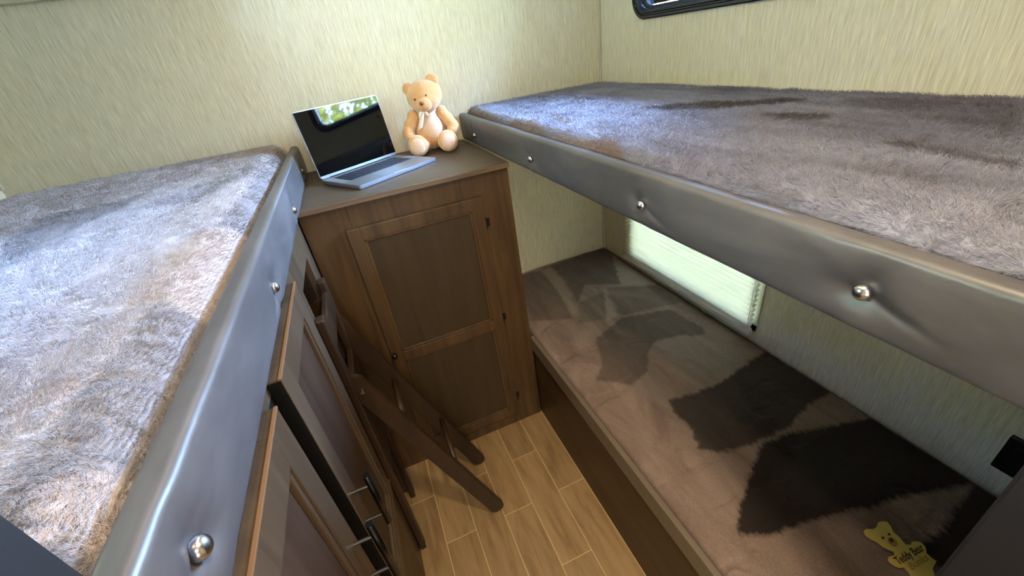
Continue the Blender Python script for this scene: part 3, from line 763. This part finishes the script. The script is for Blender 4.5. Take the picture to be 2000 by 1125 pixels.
ribbon(bm, [((-.012+.0*k, -.058, .140-.0*k), (1, 0, 0)) for k in range(1)]+[((-.014-.020*t, -.062+.010*t-.006*math.sin(t*5), .138-.052*t), (1, 0, .35)) for t in [i/10 for i in range(1, 11)]], .017)
for s in (-1, 1):
    ribbon(bm, [((-.012+s*.016*math.sin(t*PI)*1.0, -.060-.010*math.sin(t*PI*.9), .140+.008*math.cos(t*2*PI)-.004), (0, .3, 1)) for t in [i/8 for i in range(9)]], .013)
ball(bm, (-.012, -.064, .139), (.005, .004, .005), 12, 8)
r_ = link('ribbon', bm, M_rib, bear, local=True, smooth=True)
so = r_.modifiers.new('thick', 'SOLIDIFY'); so.thickness = .0009
r_['label'] = 'cream satin ribbon'
bm = BM(); R = bmesh.ops.create_circle(bm, segments=40, radius=.037)
bmesh.ops.delete(bm, geom=[], context='VERTS')
vs = [v.co.copy() for v in bm.verts]; bm.free(); bm = BM(); rows = []
for z in (-.005, .005): rows.append([bm.verts.new((v.x, .0+v.y*.92, .139+z+v.y*.15)) for v in vs])
for i in range(40): bm.faces.new((rows[0][i], rows[0][(i+1) % 40], rows[1][(i+1) % 40], rows[1][i]))
nb = link('neck_band', bm, M_rib, bear, local=True, smooth=True); nb.modifiers.new('thick', 'SOLIDIFY').thickness = .001

# ------------------------------------------------------------------ yellow bear-shaped patch on the lower mattress
M_yel = mat('yellow_felt', lin(226, 198, 104), .8); M_brn = mat('brown_print', lin(98, 62, 30), .8); M_tan = mat('tan_print', lin(188, 152, 70), .8)
M_txt = mat('dark_print', lin(70, 52, 22), .8)
ZP = .4775
def place_flat(bm): pass
PATCH = [(-0.354, -1.625), (-0.344, -1.624), (-0.332, -1.631), (-0.319, -1.631), (-0.307, -1.626), (-0.296, -1.628), (-0.288, -1.634), (-0.292, -1.644), (-0.3, -1.653), (-0.301, -1.666), (-0.305, -1.677), (-0.306, -1.681), (-0.297, -1.686), (-0.289, -1.683), (-0.279, -1.686), (-0.273, -1.692), (-0.275, -1.701), (-0.287, -1.71), (-0.289, -1.72), (-0.287, -1.728), (-0.31, -1.733), (-0.322, -1.744), (-0.341, -1.747), (-0.348, -1.741), (-0.368, -1.741), (-0.375, -1.735), (-0.367, -1.727), (-0.36, -1.72), (-0.358, -1.708), (-0.366, -1.705), (-0.372, -1.699), (-0.373, -1.691), (-0.371, -1.685), (-0.363, -1.682), (-0.349, -1.685), (-0.343, -1.68), (-0.348, -1.673), (-0.353, -1.663), (-0.353, -1.652), (-0.357, -1.645), (-0.36, -1.634)]
SNOUT = [(-0.324, -1.675), (-0.327, -1.675), (-0.33, -1.675), (-0.332, -1.673), (-0.334, -1.671), (-0.335, -1.668), (-0.334, -1.665), (-0.333, -1.662), (-0.331, -1.66), (-0.328, -1.658), (-0.325, -1.657), (-0.322, -1.657), (-0.319, -1.658), (-0.317, -1.66), (-0.315, -1.662), (-0.315, -1.665), (-0.315, -1.668), (-0.316, -1.67), (-0.318, -1.673), (-0.321, -1.674)]
NOSE = [(-0.323, -1.667), (-0.325, -1.667), (-0.327, -1.667), (-0.328, -1.666), (-0.329, -1.665), (-0.329, -1.664), (-0.329, -1.663), (-0.328, -1.662), (-0.327, -1.66), (-0.325, -1.66), (-0.324, -1.659), (-0.322, -1.659), (-0.32, -1.659), (-0.319, -1.66), (-0.318, -1.661), (-0.318, -1.662), (-0.318, -1.663), (-0.319, -1.664), (-0.32, -1.666), (-0.321, -1.666)]
EYES = [[(-0.332, -1.654), (-0.333, -1.655), (-0.334, -1.655), (-0.335, -1.654), (-0.336, -1.654), (-0.336, -1.653), (-0.337, -1.653), (-0.337, -1.652), (-0.336, -1.651), (-0.336, -1.651), (-0.335, -1.65), (-0.334, -1.65), (-0.333, -1.65), (-0.332, -1.65), (-0.331, -1.651), (-0.331, -1.651), (-0.33, -1.652), (-0.33, -1.653), (-0.331, -1.653), (-0.331, -1.654)], [(-0.313, -1.655), (-0.314, -1.655), (-0.315, -1.655), (-0.316, -1.655), (-0.317, -1.654), (-0.317, -1.654), (-0.318, -1.653), (-0.318, -1.653), (-0.317, -1.652), (-0.317, -1.651), (-0.316, -1.651), (-0.315, -1.651), (-0.314, -1.651), (-0.313, -1.651), (-0.312, -1.651), (-0.311, -1.652), (-0.311, -1.652), (-0.311, -1.653), (-0.311, -1.654), (-0.312, -1.654)]]
TXT1 = ((-0.362, -1.701), (-0.283, -1.705), (0.0043, 0.02))
TXT2 = ((-0.351, -1.718), (-0.297, -1.72), (0.0071, 0.0171))

bm = BM(); prism(bm, PATCH, 2, ZP-.003, ZP, .0006)
pt = link('patch', bm, M_yel, None); pt['label'] = 'flat yellow bear-shaped patch'
pt.name = 'patch'; pt.parent = lm
def flat_poly(name, pts, z, m):
    b = BM(); prism(b, pts, 2, ZP-.0003, z)
    o = link(name, b, m, None); o.parent = pt; return o
flat_poly('snout', SNOUT, ZP+.0005, M_tan); flat_poly('nose', NOSE, ZP+.0008, M_brn)
for e in EYES: flat_poly('eye', e, ZP+.0008, M_txt)
def lettering(name, text, A, B, Uv, size, m):
    """baseline from A to B on the bed plane, letters standing towards Uv"""
    cu = bpy.data.curves.new(name, 'FONT'); cu.body = text; cu.size = 1.0; cu.extrude = .002; cu.offset = .012
    o = bpy.data.objects.new(name, cu); COL.objects.link(o)
    dg = bpy.context.evaluated_depsgraph_get(); me = bpy.data.meshes.new_from_object(o.evaluated_get(dg))
    bpy.data.objects.remove(o)
    w = max(v.co.x for v in me.vertices)
    A = Vector(A); B = Vector(B); ex = (B-A)/w; uy = Vector(Uv)
    for v in me.vertices:
        p = A+ex*v.co.x+uy*v.co.y; v.co = Vector((p.x, p.y, ZP+.0004+v.co.z*.1))
    me.materials.append(m); q = bpy.data.objects.new(name, me); COL.objects.link(q); q.parent = pt
lettering('lettering', 'Teddy Bear', TXT1[0], TXT1[1], TXT1[2], 1, M_txt)
lettering('lettering', 'Bunks', TXT2[0], TXT2[1], TXT2[2], 1, M_tan)

# ------------------------------------------------------------------ outside the windows
M_grass = mat('sunlit_lawn', lin(150, 170, 60), .9); v = coord(M_grass, (1, 1, 1)); base(M_grass, ramp(M_grass, noise(M_grass, v, 2.0, 5, .6), [(.3, lin(150, 146, 104)), (.7, lin(196, 190, 140))]))
bm = BM(); box(bm, (-30, -14, -.95), (30, 14, -.9)); g = link('lawn', bm, M_grass); T(g, kind='structure')
M_leaf = mat('leaf', lin(150, 170, 50), .6); v = coord(M_leaf, (1, 1, 1)); base(M_leaf, ramp(M_leaf, noise(M_leaf, v, 3.0, 3, .6), [(.3, lin(120, 128, 52)), (.55, lin(196, 186, 84)), (.75, lin(234, 216, 128))]))
M_bark = mat('bark', lin(90, 72, 52), .9)
def tree(x, y, h, r, label, seed):
    rg = random.Random(seed)
    t = empty('tree', (x, y, -.9), label, 'tree', group=None)
    bm = BM(); cyl(bm, (x, y, -.9), (x, y, -.9+h*.7), .12, 10, .06); link('trunk', bm, M_bark, t)
    vs, fs = [], []
    for i in range(int(2600*h)):
        a = rg.uniform(0, 2*PI); b = rg.uniform(-1, 1); q = rg.uniform(.55, 1)**.5*r*(1+.18*math.sin(a*5+b*4))
        c = Vector((x+q*math.cos(a)*math.sqrt(1-b*b), y+q*math.sin(a)*math.sqrt(1-b*b), -.9+h*.56+b*h*.46))
        n = Vector((rg.gauss(0, 1), rg.gauss(0, 1), rg.gauss(0, 1))).normalized(); u = n.orthogonal().normalized(); w = n.cross(u); s = rg.uniform(.06, .13)
        k = len(vs); vs += [tuple(c+u*s), tuple(c+w*s*.5), tuple(c-u*s), tuple(c-w*s*.5)]; fs.append((k, k+1, k+2, k+3))
    me = bpy.data.meshes.new('foliage'); me.from_pydata(vs, [], fs); link('foliage', me, M_leaf, t)
for i, (x, y, h, r, lb_) in enumerate((
    (8.6, -11.0, 5.0, 1.9, 'leafy green tree outside the window, furthest left'), (8.0, -6.0, 7.0, 2.5, 'leafy tree outside the window mirrored in the laptop screen'),
    (9.2, -1.2, 4.6, 1.8, 'leafy green tree outside, straight across from the upper window'), (8.4, 3.0, 3.6, 1.6, 'shorter leafy tree outside towards the corner'),
    (-10.5, -4.6, 8.2, 2.6, 'unseen tall leafy tree added to block sky outside the left window, to its left'),  # unseen trees from here on, added to block sky through the left window
    (-17.5, -.9, 11.5, 3.4, 'tallest and furthest leafy tree, unseen, added to block sky at the left bunk window'),
    (-10.5, 2.9, 8.0, 2.6, 'unseen tall leafy tree added to block sky outside the left window, to its right'))):
    tree(x, y, h, r, lb_, i)
